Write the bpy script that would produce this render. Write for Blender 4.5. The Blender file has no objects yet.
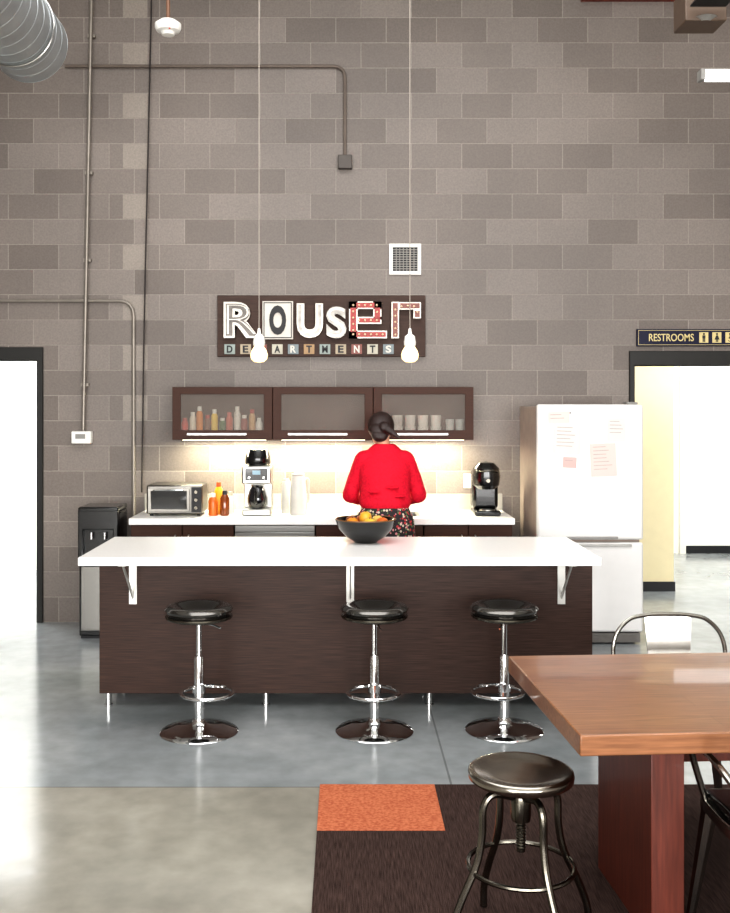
import bpy, bmesh, math, random
from mathutils import Vector, Matrix, Quaternion
random.seed(7)
S=bpy.context.scene
COL=S.collection
R=math.radians
# ---------------------------------------------------------------- materials
def lin(h):
    h=h.lstrip('#'); v=[int(h[i:i+2],16)/255 for i in (0,2,4)]
    return tuple((c/12.92 if c<=.04045 else ((c+.055)/1.055)**2.4) for c in v)+(1,)
def newmat(name):
    m=bpy.data.materials.new(name); m.use_nodes=True
    nt=m.node_tree; return m,nt,nt.nodes['Principled BSDF']
def N(nt,t,**k):
    n=nt.nodes.new(t)
    for a,b in k.items(): setattr(n,a,b)
    return n
def math_(nt,op,a,b=None,c=None):
    n=N(nt,'ShaderNodeMath',operation=op)
    for i,v in enumerate((a,b,c)):
        if v is None: continue
        if isinstance(v,(int,float)): n.inputs[i].default_value=v
        else: nt.links.new(v,n.inputs[i])
    return n.outputs[0]
def mixc(nt,f,a,b,mode='MIX'):
    n=N(nt,'ShaderNodeMix',data_type='RGBA',blend_type=mode)
    for i,v in ((0,f),(6,a),(7,b)):
        if isinstance(v,(int,float,tuple)): n.inputs[i].default_value=v
        else: nt.links.new(v,n.inputs[i])
    return n.outputs[2]
def noise(nt,scale,vec=None,stretch=None,detail=3):
    tc=N(nt,'ShaderNodeTexCoord')
    src=tc.outputs['Object']
    if stretch:
        mp=N(nt,'ShaderNodeMapping'); mp.inputs['Scale'].default_value=stretch
        nt.links.new(src,mp.inputs[0]); src=mp.outputs[0]
    n=N(nt,'ShaderNodeTexNoise'); n.inputs['Scale'].default_value=scale; n.inputs['Detail'].default_value=detail
    nt.links.new(src,n.inputs['Vector'])
    return n.outputs['Fac']
def ramp(nt,f,stops,interp='LINEAR'):
    r=N(nt,'ShaderNodeValToRGB'); r.color_ramp.interpolation=interp
    e=r.color_ramp.elements
    while len(e)<len(stops): e.new(.5)
    for i,(p,c) in enumerate(stops): e[i].position=p; e[i].color=c
    nt.links.new(f,r.inputs[0]); return r.outputs[0]
def sc(c,k): return tuple(min(1,x*k) for x in c[:3])+(1,)
def M(name,col,rough=.5,metal=0,nz=.08,ns=12,stretch=None,bump=0,emit=0,ecol=None,coat=0,trans=0,spec=.5):
    m,nt,b=newmat(name); c=lin(col)
    f=noise(nt,ns,stretch=stretch)
    nt.links.new(ramp(nt,f,[(.3,sc(c,1-nz)),(.7,sc(c,1+nz))]),b.inputs['Base Color'])
    b.inputs['Roughness'].default_value=rough; b.inputs['Metallic'].default_value=metal
    b.inputs['Coat Weight'].default_value=coat; b.inputs['Transmission Weight'].default_value=trans
    b.inputs['Specular IOR Level'].default_value=spec
    if emit:
        b.inputs['Emission Color'].default_value=lin(ecol or col); b.inputs['Emission Strength'].default_value=emit
    if bump:
        bp=N(nt,'ShaderNodeBump'); bp.inputs['Strength'].default_value=bump; bp.inputs['Distance'].default_value=.01
        nt.links.new(f,bp.inputs['Height']); nt.links.new(bp.outputs[0],b.inputs['Normal'])
    return m
chrome=M('chrome','#e4e4e4',.09,1,.03)
steel=M('brushed_steel','#a9a8a5',.28,1,.08,30,(1,1,30))
gun=M('gunmetal','#66625a',.24,1,.25,9)
galv=M('galvanized','#b4b9bb',.38,.75,.12,6)
alum=M('painted_aluminium','#c4c3be',.35,.6,.04)
chairm=M('chair_metal','#9a9791',.25,1,.12,8)
black=M('gloss_black_plastic','#0d0d0e',.2,0,.1,coat=.3)
vinyl=M('black_vinyl','#0b0b0c',.16,0,.15,coat=.6)
seatm=M('dark_sheen_vinyl','#5a5753',.2,.9,.2,8,coat=.5)
mblack=M('matte_black','#17171a',.55)
white=M('white_enamel','#dddbd9',.3,0,.015,coat=.3)
whitep=M('white_plastic','#e4e2dc',.45,0,.02)
quartz=M('white_quartz','#f3f1ee',.25,0,.02,60)
grey=M('grey_plastic','#85837f',.5)
glassd=M('dark_glass','#15161a',.08,0,.05,coat=.6)
espresso=M('espresso_veneer','#38261f',.45,0,.5,5,(1.2,1.2,45),spec=.22)
espresso2=M('espresso_cabinet','#3f261c',.5,0,.25,5,(1.2,1.2,45),spec=.2)
boardm=M('sign_board_brown','#463630',.6,0,.15,6,(1,1,8),spec=.2)
frameb=M('door_frame_black','#22211f',.45,spec=.3)
cream=M('cream_paint','#ecdfb6',.7,0,.02)
whitew=M('white_paint','#efefea',.7,0,.01)
skin=M('skin','#d29a80',.5,0,.05)
hairm=M('dark_hair','#2a1a17',.4,0,.5,8,(40,40,2),bump=.4)
redknit=M('red_knit','#c9142e',.8,0,.16,60,bump=.3,spec=.2)
conduitm=M('conduit_galvanized','#8b847c',.45,.6,.1)
conduitd=M('conduit_painted','#655a52',.6,.1,.1)
cablem=M('dark_cable','#231c19',.6)
redbeam=M('red_oxide_steel','#6e2c22',.5)
ledm=M('led_warm','#fff3d8',.5,emit=4)
bulbm=M('bulb_glow','#fff0cf',.3,emit=1.5,ecol='#ffd898')
tubem=M('fluorescent_glow','#ffffff',.3,emit=3)

def blockwall():
    m,nt,b=newmat('painted_concrete_block')
    tc=N(nt,'ShaderNodeTexCoord'); sp=N(nt,'ShaderNodeSeparateXYZ'); nt.links.new(tc.outputs['Object'],sp.inputs[0])
    cb=N(nt,'ShaderNodeCombineXYZ')
    hx=math_(nt,'ADD',math_(nt,'ADD',sp.outputs[0],sp.outputs[1]),20.0-8.06-.032)
    nt.links.new(hx,cb.inputs[0]); nt.links.new(sp.outputs[2],cb.inputs[1])
    br=N(nt,'ShaderNodeTexBrick',offset=.5,offset_frequency=2)
    for k,v in (('Scale',1),('Mortar Size',.0045),('Mortar Smooth',.2),('Bias',-.05),('Brick Width',.406),('Row Height',.203)): br.inputs[k].default_value=v
    br.inputs['Color1'].default_value=lin('#685f59'); br.inputs['Color2'].default_value=lin('#7d746e'); br.inputs['Mortar'].default_value=lin('#8b837c')
    nt.links.new(cb.outputs[0],br.inputs['Vector'])
    # lighter half blocks along the control joint
    inx=math_(nt,'MULTIPLY',math_(nt,'GREATER_THAN',sp.outputs[0],-1.79),math_(nt,'LESS_THAN',sp.outputs[0],-1.592))
    par=math_(nt,'LESS_THAN',math_(nt,'FRACT',math_(nt,'DIVIDE',sp.outputs[2],.406)),.49)
    hi=math_(nt,'GREATER_THAN',sp.outputs[2],1.6)
    mask=math_(nt,'MULTIPLY',math_(nt,'MULTIPLY',inx,par),math_(nt,'MULTIPLY',hi,.75))
    c=mixc(nt,mask,br.outputs['Color'],lin('#91887f'))
    n1=ramp(nt,noise(nt,.7,detail=2),[(.3,(.84,.84,.84,1)),(.7,(1.1,1.09,1.08,1))])
    c=mixc(nt,1.0,c,n1,'MULTIPLY')
    n2=noise(nt,70,detail=4)
    c=mixc(nt,1.0,c,ramp(nt,n2,[(.3,(.86,.86,.86,1)),(.7,(1.1,1.1,1.1,1))]),'MULTIPLY')
    nt.links.new(c,b.inputs['Base Color']); b.inputs['Roughness'].default_value=.5
    h=math_(nt,'SUBTRACT',math_(nt,'MULTIPLY',n2,.18),br.outputs['Fac'])
    bp=N(nt,'ShaderNodeBump'); bp.inputs['Strength'].default_value=.6; bp.inputs['Distance'].default_value=.008
    nt.links.new(h,bp.inputs['Height']); nt.links.new(bp.outputs[0],b.inputs['Normal'])
    return m
blockm=blockwall()
def floorm_():
    m,nt,b=newmat('polished_concrete')
    tc=N(nt,'ShaderNodeTexCoord'); sp=N(nt,'ShaderNodeSeparateXYZ'); nt.links.new(tc.outputs['Object'],sp.inputs[0])
    n=noise(nt,1.3,detail=6); n2=noise(nt,9,detail=6)
    cool=ramp(nt,n,[(.3,lin('#7f8587')),(.7,lin('#a0a4a5'))])
    warm=ramp(nt,n,[(.3,lin('#89867c')),(.7,lin('#aaa69a'))])
    near=math_(nt,'LESS_THAN',sp.outputs[1],4.58)
    c=mixc(nt,near,cool,warm)  # warm near slab, cool far slab: tint of the light painted into the pours
    c=mixc(nt,1.0,c,ramp(nt,n2,[(.3,(.88,.88,.88,1)),(.7,(1.06,1.06,1.06,1))]),'MULTIPLY')
    def line(o,p): return math_(nt,'LESS_THAN',math_(nt,'ABSOLUTE',math_(nt,'SUBTRACT',o,p)),.005)
    j=math_(nt,'MAXIMUM',math_(nt,'MAXIMUM',line(sp.outputs[0],.49),line(sp.outputs[1],4.58)),line(sp.outputs[0],-3.2))
    c=mixc(nt,math_(nt,'MULTIPLY',j,.5),c,lin('#4a4a48'))
    nt.links.new(c,b.inputs['Base Color'])
    nt.links.new(math_(nt,'ADD',math_(nt,'MULTIPLY',n2,.2),.07),b.inputs['Roughness'])
    b.inputs['Specular IOR Level'].default_value=.75
    return m
floorm=floorm_()
def woodm_(name,c1,c2,gr=.22):
    m,nt,b=newmat(name)
    tc=N(nt,'ShaderNodeTexCoord')
    br=N(nt,'ShaderNodeTexBrick',offset=.37,offset_frequency=2)
    for k,v in (('Scale',1),('Mortar Size',.0006),('Bias',0),('Brick Width',1.3),('Row Height',.105)): br.inputs[k].default_value=v
    br.inputs['Color1'].default_value=lin(c1); br.inputs['Color2'].default_value=lin(c2); br.inputs['Mortar'].default_value=sc(lin(c1),.6)
    nt.links.new(tc.outputs['Object'],br.inputs['Vector'])
    g=noise(nt,6,stretch=(1.1,14,14),detail=6)
    c=mixc(nt,1.0,br.outputs['Color'],ramp(nt,g,[(.3,(1-gr,1-gr*1.1,1-gr*1.2,1)),(.7,(1.1,1.08,1.05,1))]),'MULTIPLY')
    nt.links.new(c,b.inputs['Base Color']); b.inputs['Roughness'].default_value=.3; b.inputs['Coat Weight'].default_value=.2
    return m
tablew=woodm_('oiled_wood','#7d4f37','#946848',.38)
pedw=M('red_brown_wood','#57281d',.42,0,.3,5,(14,14,1),coat=.1)
def carpet_(name,c1,c2):
    m,nt,b=newmat(name)
    f=noise(nt,10,stretch=(30,1.2,1),detail=4)
    nt.links.new(ramp(nt,f,[(.35,lin(c1)),(.65,lin(c2))]),b.inputs['Base Color']); b.inputs['Roughness'].default_value=.95
    b.inputs['Specular IOR Level'].default_value=.15
    f2=noise(nt,260); bp=N(nt,'ShaderNodeBump'); bp.inputs['Strength'].default_value=.7; bp.inputs['Distance'].default_value=.004
    nt.links.new(f2,bp.inputs['Height']); nt.links.new(bp.outputs[0],b.inputs['Normal']); return m
carpd=carpet_('dark_brown_carpet','#2d211d','#4c3b36')
def orangem_():
    m,nt,b=newmat('orange_carpet')
    f=noise(nt,75,detail=4)
    nt.links.new(ramp(nt,f,[(.36,lin('#a25233')),(.64,lin('#bf714d'))]),b.inputs['Base Color']); b.inputs['Roughness'].default_value=.95
    bp=N(nt,'ShaderNodeBump'); bp.inputs['Strength'].default_value=.5; bp.inputs['Distance'].default_value=.003
    nt.links.new(f,bp.inputs['Height']); nt.links.new(bp.outputs[0],b.inputs['Normal']); return m
carpo=orangem_()
def floral_():
    m,nt,b=newmat('floral_fabric')
    tc=N(nt,'ShaderNodeTexCoord'); v=N(nt,'ShaderNodeTexVoronoi'); v.inputs['Scale'].default_value=52
    nt.links.new(tc.outputs['Object'],v.inputs['Vector'])
    sp=N(nt,'ShaderNodeSeparateColor'); nt.links.new(v.outputs['Color'],sp.inputs[0])
    c=ramp(nt,sp.outputs[0],[(0,lin('#b8383c')),(.28,lin('#c9b7a4')),(.5,lin('#5c7048')),(.64,lin('#d0878a')),(.76,lin('#262226'))],'CONSTANT')
    msk=math_(nt,'LESS_THAN',v.outputs['Distance'],.46)
    nt.links.new(mixc(nt,msk,lin('#2a2426'),c),b.inputs['Base Color']); b.inputs['Roughness'].default_value=.85; return m
floral=floral_()
def frosted_():
    m,nt,b=newmat('frosted_glass'); out=nt.nodes['Material Output']
    f=noise(nt,3); nt.links.new(ramp(nt,f,[(.3,lin('#7c7069')),(.7,lin('#94887f'))]),b.inputs['Base Color'])
    b.inputs['Roughness'].default_value=.35; b.inputs['Specular IOR Level'].default_value=.3
    t=N(nt,'ShaderNodeBsdfTransparent'); t.inputs[0].default_value=(.95,.95,.93,1)
    mx=N(nt,'ShaderNodeMixShader'); mx.inputs[0].default_value=.24
    nt.links.new(t.outputs[0],mx.inputs[1]); nt.links.new(b.outputs[0],mx.inputs[2]); nt.links.new(mx.outputs[0],out.inputs[0]); return m
frost=frosted_()
_c={}
def col(h,rough=.45,**k):
    key=(h,rough)
    if key not in _c: _c[key]=M('tint_'+h.strip('#'),h,rough,**k)
    return _c[key]
# ---------------------------------------------------------------- geometry helpers
def B(): return bmesh.new()
def box(bm,x0,x1,y0,y1,z0,z1):
    v=[bm.verts.new((x,y,z)) for x in (x0,x1) for y in (y0,y1) for z in (z0,z1)]
    for f in ((0,1,3,2),(4,6,7,5),(0,4,5,1),(2,3,7,6),(0,2,6,4),(1,5,7,3)): bm.faces.new([v[i] for i in f])
    return bm
def ringv(bm,c,u,v,r,seg,sx=1,sy=1):
    return [bm.verts.new(c+u*(math.cos(2*math.pi*i/seg)*r*sx)+v*(math.sin(2*math.pi*i/seg)*r*sy)) for i in range(seg)]
def bridge(bm,a,b):
    n=len(a)
    for i in range(n): bm.faces.new((a[i],a[(i+1)%n],b[(i+1)%n],b[i]))
def frame(d):
    d=d.normalized(); a=Vector((0,0,1)) if abs(d.z)<.9 else Vector((1,0,0))
    u=d.cross(a).normalized(); return u,d.cross(u).normalized()
def cyl(bm,p0,p1,r0,r1=None,seg=20):
    r1=r0 if r1 is None else r1; p0=Vector(p0);p1=Vector(p1)
    u,v=frame(p1-p0); a=ringv(bm,p0,u,v,r0,seg); b=ringv(bm,p1,u,v,r1,seg)
    bridge(bm,a,b); bm.faces.new(a[::-1]); bm.faces.new(b); return bm
def ball(bm,c,r,seg=16,rot=None):
    if isinstance(r,(int,float)): r=(r,r,r)
    m=Matrix.Translation(c)@(rot.to_4x4() if rot else Matrix())@Matrix.Diagonal((*r,1))
    bmesh.ops.create_uvsphere(bm,u_segments=seg,v_segments=max(8,seg*2//3),radius=1,matrix=m); return bm
def lathe(bm,prof,c=(0,0,0),seg=32,sx=1,sy=1,fn=None):
    c=Vector(c); prev=None
    for r,z in prof:
        if r<=1e-6: cur=[bm.verts.new(c+Vector((0,0,z)))]
        else:
            cur=[]
            for i in range(seg):
                a=2*math.pi*i/seg; rr=r*(fn(a,z) if fn else 1)
                cur.append(bm.verts.new(c+Vector((math.cos(a)*rr*sx,math.sin(a)*rr*sy,z))))
        if prev:
            if len(prev)==1 and len(cur)>1:
                for i in range(seg): bm.faces.new((prev[0],cur[i],cur[(i+1)%seg]))
            elif len(cur)==1 and len(prev)>1:
                for i in range(seg): bm.faces.new((prev[(i+1)%seg],prev[i],cur[0]))
            elif len(cur)>1: bridge(bm,prev,cur)
        prev=cur
    return bm
def tube(bm,pts,r,seg=10,closed=False):
    pts=[Vector(p) for p in pts]; n=len(pts)
    rr=r if isinstance(r,list) else [r]*n
    tang=[]
    for i in range(n):
        if closed: t=pts[(i+1)%n]-pts[i-1]
        else: t=pts[min(i+1,n-1)]-pts[max(i-1,0)]
        tang.append(t.normalized())
    u,v=frame(tang[0]); rings=[]
    for i in range(n):
        if i:
            q=tang[i-1].rotation_difference(tang[i]); u=q@u; u=(u-tang[i]*u.dot(tang[i])).normalized()
        v=tang[i].cross(u); rings.append(ringv(bm,pts[i],u,v,rr[i],seg))
    for i in range(n-1): bridge(bm,rings[i],rings[i+1])
    if closed:
        a,b=rings[-1],rings[0]
        k=min(range(seg),key=lambda k:(a[0].co-b[k].co).length)
        bridge(bm,a,b[k:]+b[:k])
    else: bm.faces.new(rings[0][::-1]); bm.faces.new(rings[-1])
    return bm
def spline(pts,n=6):
    pts=[Vector(p) for p in pts]; P=[pts[0]*2-pts[1]]+pts+[pts[-1]*2-pts[-2]]; out=[]
    for i in range(1,len(P)-2):
        for k in range(n):
            t=k/n; a,b,c,d=P[i-1:i+3]
            out.append(.5*((2*b)+(c-a)*t+(2*a-5*b+4*c-d)*t*t+(3*b-a-3*c+d)*t**3))
    return out+[pts[-1]]
def fillet(pts,r,n=6):
    pts=[Vector(p) for p in pts]; out=[pts[0]]
    for i in range(1,len(pts)-1):
        a=(pts[i-1]-pts[i]).normalized()*r; b=(pts[i+1]-pts[i]).normalized()*r; p=pts[i]
        for k in range(n+1):
            t=k/n; out.append(p+a*(1-t)**2+b*t*t)
    return out+[pts[-1]]
def loft(bm,rings,seg=28):
    prev=None
    for cx,cy,cz,rx,ry in rings:
        cur=ringv(bm,Vector((cx,cy,cz)),Vector((1,0,0)),Vector((0,1,0)),1,seg,rx,ry)
        if prev: bridge(bm,prev,cur)
        else: bm.faces.new(cur[::-1])
        prev=cur
    bm.faces.new(prev); return bm
def slab(bm,us,vs,skip,t0,t1,plane='XZ'):
    nu,nv=len(us)-1,len(vs)-1; skip=set(skip)
    ok=lambda i,j:0<=i<nu and 0<=j<nv and (i,j) not in skip
    def P(u,v,t): return {'XZ':(u,t,v),'XY':(u,v,t),'YZ':(t,u,v)}[plane]
    for i in range(nu):
        for j in range(nv):
            if not ok(i,j): continue
            a,b,c,d=us[i],us[i+1],vs[j],vs[j+1]
            q=[[(a,c),(b,c),(b,d),(a,d)]]
            for t in (t0,t1): bm.faces.new([bm.verts.new(P(u,v,t)) for u,v in q[0]])
            for (di,dj,e0,e1) in ((-1,0,(a,c),(a,d)),(1,0,(b,c),(b,d)),(0,-1,(a,c),(b,c)),(0,1,(a,d),(b,d))):
                if not ok(i+di,j+dj): bm.faces.new([bm.verts.new(P(*e0,t0)),bm.verts.new(P(*e1,t0)),bm.verts.new(P(*e1,t1)),bm.verts.new(P(*e0,t1))])
    bmesh.ops.remove_doubles(bm,verts=bm.verts,dist=1e-5); return bm
def mk(name,bm,mat,parent=None,bevel=0,label=None,loc=None,rot=0,sharp=35,cat=None,kind=None,group=None,seg=2):
    bmesh.ops.recalc_face_normals(bm,faces=bm.faces)
    me=bpy.data.meshes.new(name); bm.to_mesh(me); bm.free()
    for p in me.polygons: p.use_smooth=True
    me.set_sharp_from_angle(angle=R(sharp))
    for mm in (mat if isinstance(mat,list) else [mat]): me.materials.append(mm)
    o=bpy.data.objects.new(name,me); COL.objects.link(o)
    if parent: o.parent=parent
    if loc: o.location=loc
    o.rotation_euler[2]=rot
    if bevel:
        b=o.modifiers.new('bevel','BEVEL'); b.width=bevel; b.segments=seg; b.limit_method='ANGLE'; b.angle_limit=R(40)
    if label: o['label']=label
    if cat: o['category']=cat
    if kind: o['kind']=kind
    if group: o['group']=group
    return o
def thing(name,loc,label,cat,rot=0,group=None):
    o=bpy.data.objects.new(name,None); COL.objects.link(o); o.location=loc; o.rotation_euler[2]=rot
    o.empty_display_size=.1; o['label']=label; o['category']=cat
    if group: o['group']=group
    return o
def clone(src,loc=None,rot=None,parent=None,label=None):
    n=src.copy(); COL.objects.link(n)
    if parent: n.parent=parent
    if loc is not None: n.location=loc
    if rot is not None: n.rotation_euler[2]=rot
    if label: n['label']=label
    for c in list(src.children): clone(c,parent=n)
    return n
def textbm(s,x0,x1,z0,z1,y,depth,bold=0.0,keep=False):
    cu=bpy.data.curves.new('t','FONT'); cu.body=s; cu.size=1; cu.extrude=.5; cu.offset=bold; cu.resolution_u=4
    o=bpy.data.objects.new('t',cu); COL.objects.link(o)
    dg=bpy.context.evaluated_depsgraph_get(); me=bpy.data.meshes.new_from_object(o.evaluated_get(dg))
    bpy.data.objects.remove(o); bpy.data.curves.remove(cu)
    bm=B(); bm.from_mesh(me); bpy.data.meshes.remove(me)
    xs=[v.co.x for v in bm.verts]; ys=[v.co.y for v in bm.verts]
    ax,bx,ay,by=min(xs),max(xs),min(ys),max(ys)
    for v in bm.verts:
        u=(v.co.x-ax)/(bx-ax); w=(v.co.y-ay)/(by-ay); t=-v.co.z
        v.co=(x0+u*(x1-x0),y+(t+.5)*depth-depth,z0+w*(z1-z0))
    return bm
def remesh(o,vox,it=6):
    m=o.modifiers.new('r','REMESH'); m.mode='VOXEL'; m.voxel_size=vox; m.use_smooth_shade=True
    s=o.modifiers.new('s','SMOOTH'); s.iterations=it; s.factor=.5
    dg=bpy.context.evaluated_depsgraph_get(); me=bpy.data.meshes.new_from_object(o.evaluated_get(dg))
    mats=[x for x in o.data.materials]; o.modifiers.clear(); o.data=me
    if not me.materials:
        for x in mats: me.materials.append(x)
    for p in me.polygons: p.use_smooth=True
ST='structure'
# ---------------------------------------------------------------- room shell
WY=8.06; CZ=5.6
mk('wall_back',slab(B(),[-5.2,-3.42,-2.48,2.33,4.0,5.7],[0,2.07,2.11,CZ],[(1,0),(1,1),(3,0)],WY,WY+.2),blockm,kind=ST)
mk('wall_left',box(B(),-5.2,-5.0,-4,WY,0,CZ),blockm,kind=ST)
mk('wall_right',box(B(),5.5,5.7,-4,WY,0,CZ),blockm,kind=ST)
mk('wall_front',slab(B(),[-5.0,-4.2,-1.6,-1.0,1.6,2.2,4.8,5.5],[0,.4,4.4,CZ],[(1,1),(3,1),(5,1)],-4.2,-4.0),whitew,kind=ST)
mk('floor',box(B(),-7.5,7.5,-4.2,13,-.1,0),floorm,kind=ST)
mk('ceiling',box(B(),-5.2,5.7,-4.2,WY+.2,CZ,CZ+.1),whitew,kind=ST)
for i,x in enumerate((-2.9,.3,3.5)):
    mk('window_%d'%(i+1),slab(B(),[x-1.3,x-1.25,x-.03,x+.03,x+1.25,x+1.3],[.4,.45,2.4,2.46,4.35,4.4],[(1,1),(3,1),(1,3),(3,3)],-4.15,-4.05),frameb,kind=ST)
# left and right rooms
mk('wall_side_room_back',box(B(),-6.0,-1.9,10.6,10.7,0,2.9),whitew,kind=ST)
mk('wall_side_room_right',box(B(),-1.9,-1.8,WY+.2,10.7,0,2.9),whitew,kind=ST)
mk('wall_side_room_left',box(B(),-6.1,-6.0,WY+.2,10.7,0,2.9),whitew,kind=ST)
mk('ceiling_side_room',box(B(),-6.1,-1.8,WY+.2,10.7,2.9,3.0),whitew,kind=ST)
mk('wall_corridor_partition',box(B(),1.9,3.09,9.4,11.8,0,2.9),cream,kind=ST)
mk('wall_corridor_back',box(B(),1.9,7.4,11.8,11.9,0,2.9),whitew,kind=ST)
mk('wall_corridor_right',box(B(),7.3,7.4,WY+.2,11.8,0,2.9),whitew,kind=ST)
mk('ceiling_corridor',box(B(),1.9,7.4,WY+.2,11.9,2.9,3.0),whitew,kind=ST)
mk('baseboard_corridor_partition',box(B(),1.95,3.1,9.385,9.4,0,.09),mblack,kind=ST)
mk('baseboard_corridor_back',box(B(),4.02,7.3,11.785,11.8,0,.09),mblack,kind=ST)
mk('trim_1',box(B(),3.94,4.01,11.76,11.8,0,2.6),whitep,kind=ST)
def doorframe(name,x0,x1,zt,w,wt):
    bm=B(); slab(bm,[x0-w,x0,x1,x1+w],[0,zt,zt+wt],[(1,0)],WY-.025,WY+.22); mk(name,bm,frameb,kind=ST,bevel=.004)
doorframe('door_1',-3.42,-2.48,2.11,.05,.105)
doorframe('door_2',2.33,4.0,2.07,.042,.115)
# red oxide beam under the roof
bm=B(); box(bm,1.9,5.5,WY-.16,WY,5.0,5.02); box(bm,1.9,5.5,WY-.09,WY-.07,5.02,5.2); box(bm,1.9,5.5,WY-.16,WY,5.2,5.22)
mk('trim_2',bm,redbeam,kind=ST)
# ---------------------------------------------------------------- carpet
mk('carpet',slab(B(),[-.115,.41,3.6],[-2,4.09,4.59],[(0,1)],0.0,.009,'XY'),carpd,label='dark brown streaked carpet tiles on concrete under the table',cat='carpet')
mk('carpet_tile',box(B(),-.115,.41,4.09,4.59,0,.0095),carpo,label='square orange carpet tile set into dark carpet corner',cat='carpet tile')
# ---------------------------------------------------------------- wall services
def wtube(name,pts,r,mat,label,cat,extra=None):
    t=thing(name,(0,0,0),label,cat)
    mk('pipe' if 'conduit' in name else 'cord',tube(B(),pts,r,10),mat,t)
    return t
yc=WY-.02
c=wtube('conduit',[(-2.03,WY-.055,CZ),(-2.03,WY-.055,5.0),(-2.096,WY-.055,1.545)],.0145,conduitm,'thin vertical grey metal conduit running down block wall to a thermostat','conduit')
for z in (4.7,3.6,2.9,1.9):
    xx=-2.096+.066*(z-1.54)/3.46
    mk('strap',box(B(),xx-.03,xx+.03,WY-.04,WY-.001,z,z+.025),conduitm,c)
c=wtube('conduit',fillet([(-2.25,yc,4.474),(0,yc,4.474),(0,yc,3.755)],.1),.0135,conduitd,'brown-grey conduit running across upper block wall then bending down','conduit')
bm=B(); box(bm,-.056,.056,WY-.055,WY-.001,3.645,3.755); mk('junction_box',bm,M('grey_box','#4b4541',.5,.3),c,bevel=.005)
c=wtube('conduit',fillet([(-5,yc,2.588),(-1.70,yc,2.588),(-1.70,yc,.001)],.13,8),.0145,conduitm,'grey conduit running from side wall and bending down beside worktop','conduit')
wtube('cable',spline([(-1.54,WY-.05,CZ),(-1.55,WY-.05,5.0),(-1.604,WY-.05,2.6),(-1.628,WY-.05,1.05)],8),.006,cablem,'thin dark cable hanging down the block wall','cable')
t=thing('thermostat',(-2.11,WY,1.44),'small white wall thermostat box at the end of conduit','thermostat')
mk('case',box(B(),-.08,.08,-.07,0,0,.1),whitep,t,bevel=.01); mk('display',box(B(),-.045,.035,-.072,-.069,.04,.078),grey,t)
# vent
t=thing('wall_vent',(.484,WY,2.798),'square white vent cover with dark grille on block wall','vent')
mk('vent_frame',slab(B(),[-.129,-.1,.1,.129],[0,.029,.221,.25],[(1,1)],-.02,0),whitep,t,bevel=.003)
bm=B()
for i in range(6): x=-.1+.2*(i+1)/7; box(bm,x-.003,x+.003,-.012,-.006,.029,.221)
for i in range(9): z=.029+.192*(i+1)/10; box(bm,-.1,.1,-.014,-.008,z-.003,z+.003)
mk('grille',bm,M('vent_grey','#8b8781',.5),t)
mk('duct_opening',box(B(),-.1,.1,-.004,-.001,.029,.221),mblack,t)
# ---------------------------------------------------------------- marquee sign
sg=thing('wall_sign',(0,WY,0),'dark brown sign board with mixed found-metal letters on block wall','sign')
mk('board',box(B(),-1.024,.645,-.045,-.002,2.137,2.629),boardm,sg,bevel=.004)
silver=M('sign_silver','#7b7772',.3,.7,.3,20); offw=M('sign_white','#a8a39b',.3,.5,.15,15); redl=M('sign_red','#a02f2a',.45,0,.2,20)
dkm=M('sign_dark_metal','#55504c',.35,.6,.3,20); panelw=M('sign_panel_white','#d0cac0',.5)
def outlined(s,x0,x1,z0,z1,mo,mi,b0=.05,b1=.0,m3=None):
    o=mk('letter',textbm(s,x0,x1,z0,z1,-.045,.05,b0),mo,sg,sharp=30,label='metal letter %s'%s)
    w=(x1-x0)*.06
    mk('letter_face',textbm(s,x0+w,x1-w,z0+w*.9,z1-w*.9,-.094,.008,b1),mi,o,sharp=30)
    if m3:
        w*=1.6; mk('letter_ridge',textbm(s,x0+w,x1-w,z0+w*.9,z1-w*.9,-.101,.008,b1-.045),m3,o,sharp=30)
outlined('R',-.967,-.68,2.285,2.572,offw,dkm,.06,.01,offw)
o=mk('letter',box(B(),-.66,-.415,-.075,-.045,2.275,2.58),panelw,sg,bevel=.003,label='white panel with letter O')
mk('letter_face',textbm('O',-.605,-.47,2.31,2.545,-.075,.01,.05),mblack,o)
mk('letter_face',slab(B(),[-.65,-.643,-.432,-.425],[2.285,2.292,2.563,2.57],[(1,1)],-.079,-.075),mblack,o)
outlined('U',-.385,-.175,2.285,2.56,offw,silver,.05,-.01)
outlined('S',-.15,.012,2.282,2.535,silver,offw,.05,-.02)
def strokes(rects,mo,mi,dots,lab):
    bm=B()
    for (a,b,c,d) in rects: box(bm,a,b,-.095,-.046,c,d)
    o=mk('letter',bm,mo,sg,label=lab); bm=B()
    for (a,b,c,d) in rects: box(bm,a+.01,b-.01,-.099,-.09,c+.01,d-.01)
    mk('letter_face',bm,mi,o)
    for (x,z) in dots:
        mk('bulb',ball(B(),(x,-.104,z),.009,8),bulbs,o)
bulbs=M('small_bulb','#d8bfa0',.3,emit=.15)
dots=[(.065+i*.047,2.545) for i in range(5)]+[(.065,2.545-.05*i) for i in range(1,5)]+[(.065+i*.047,2.312) for i in range(6)]+[(.112+i*.047,2.425) for i in range(4)]+[(.255,2.49)]
strokes([(.032,.29,2.515,2.575),(.032,.1,2.282,2.575),(.032,.335,2.282,2.342),(.1,.29,2.397,2.452),(.225,.29,2.43,2.575)],offw,redl,dots,'red lowercase letter e with small bulbs')
dots=[(.4,2.31+.05*i) for i in range(5)]+[(.45,2.535),(.5,2.54),(.55,2.535),(.575,2.49)]
strokes([(.37,.43,2.282,2.572),(.43,.605,2.51,2.57),(.545,.605,2.44,2.51)],offw,M('sign_rust','#6f3f36',.4,.2,.15),dots,'pale lowercase letter r with rusty face and small bulbs')
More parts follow.
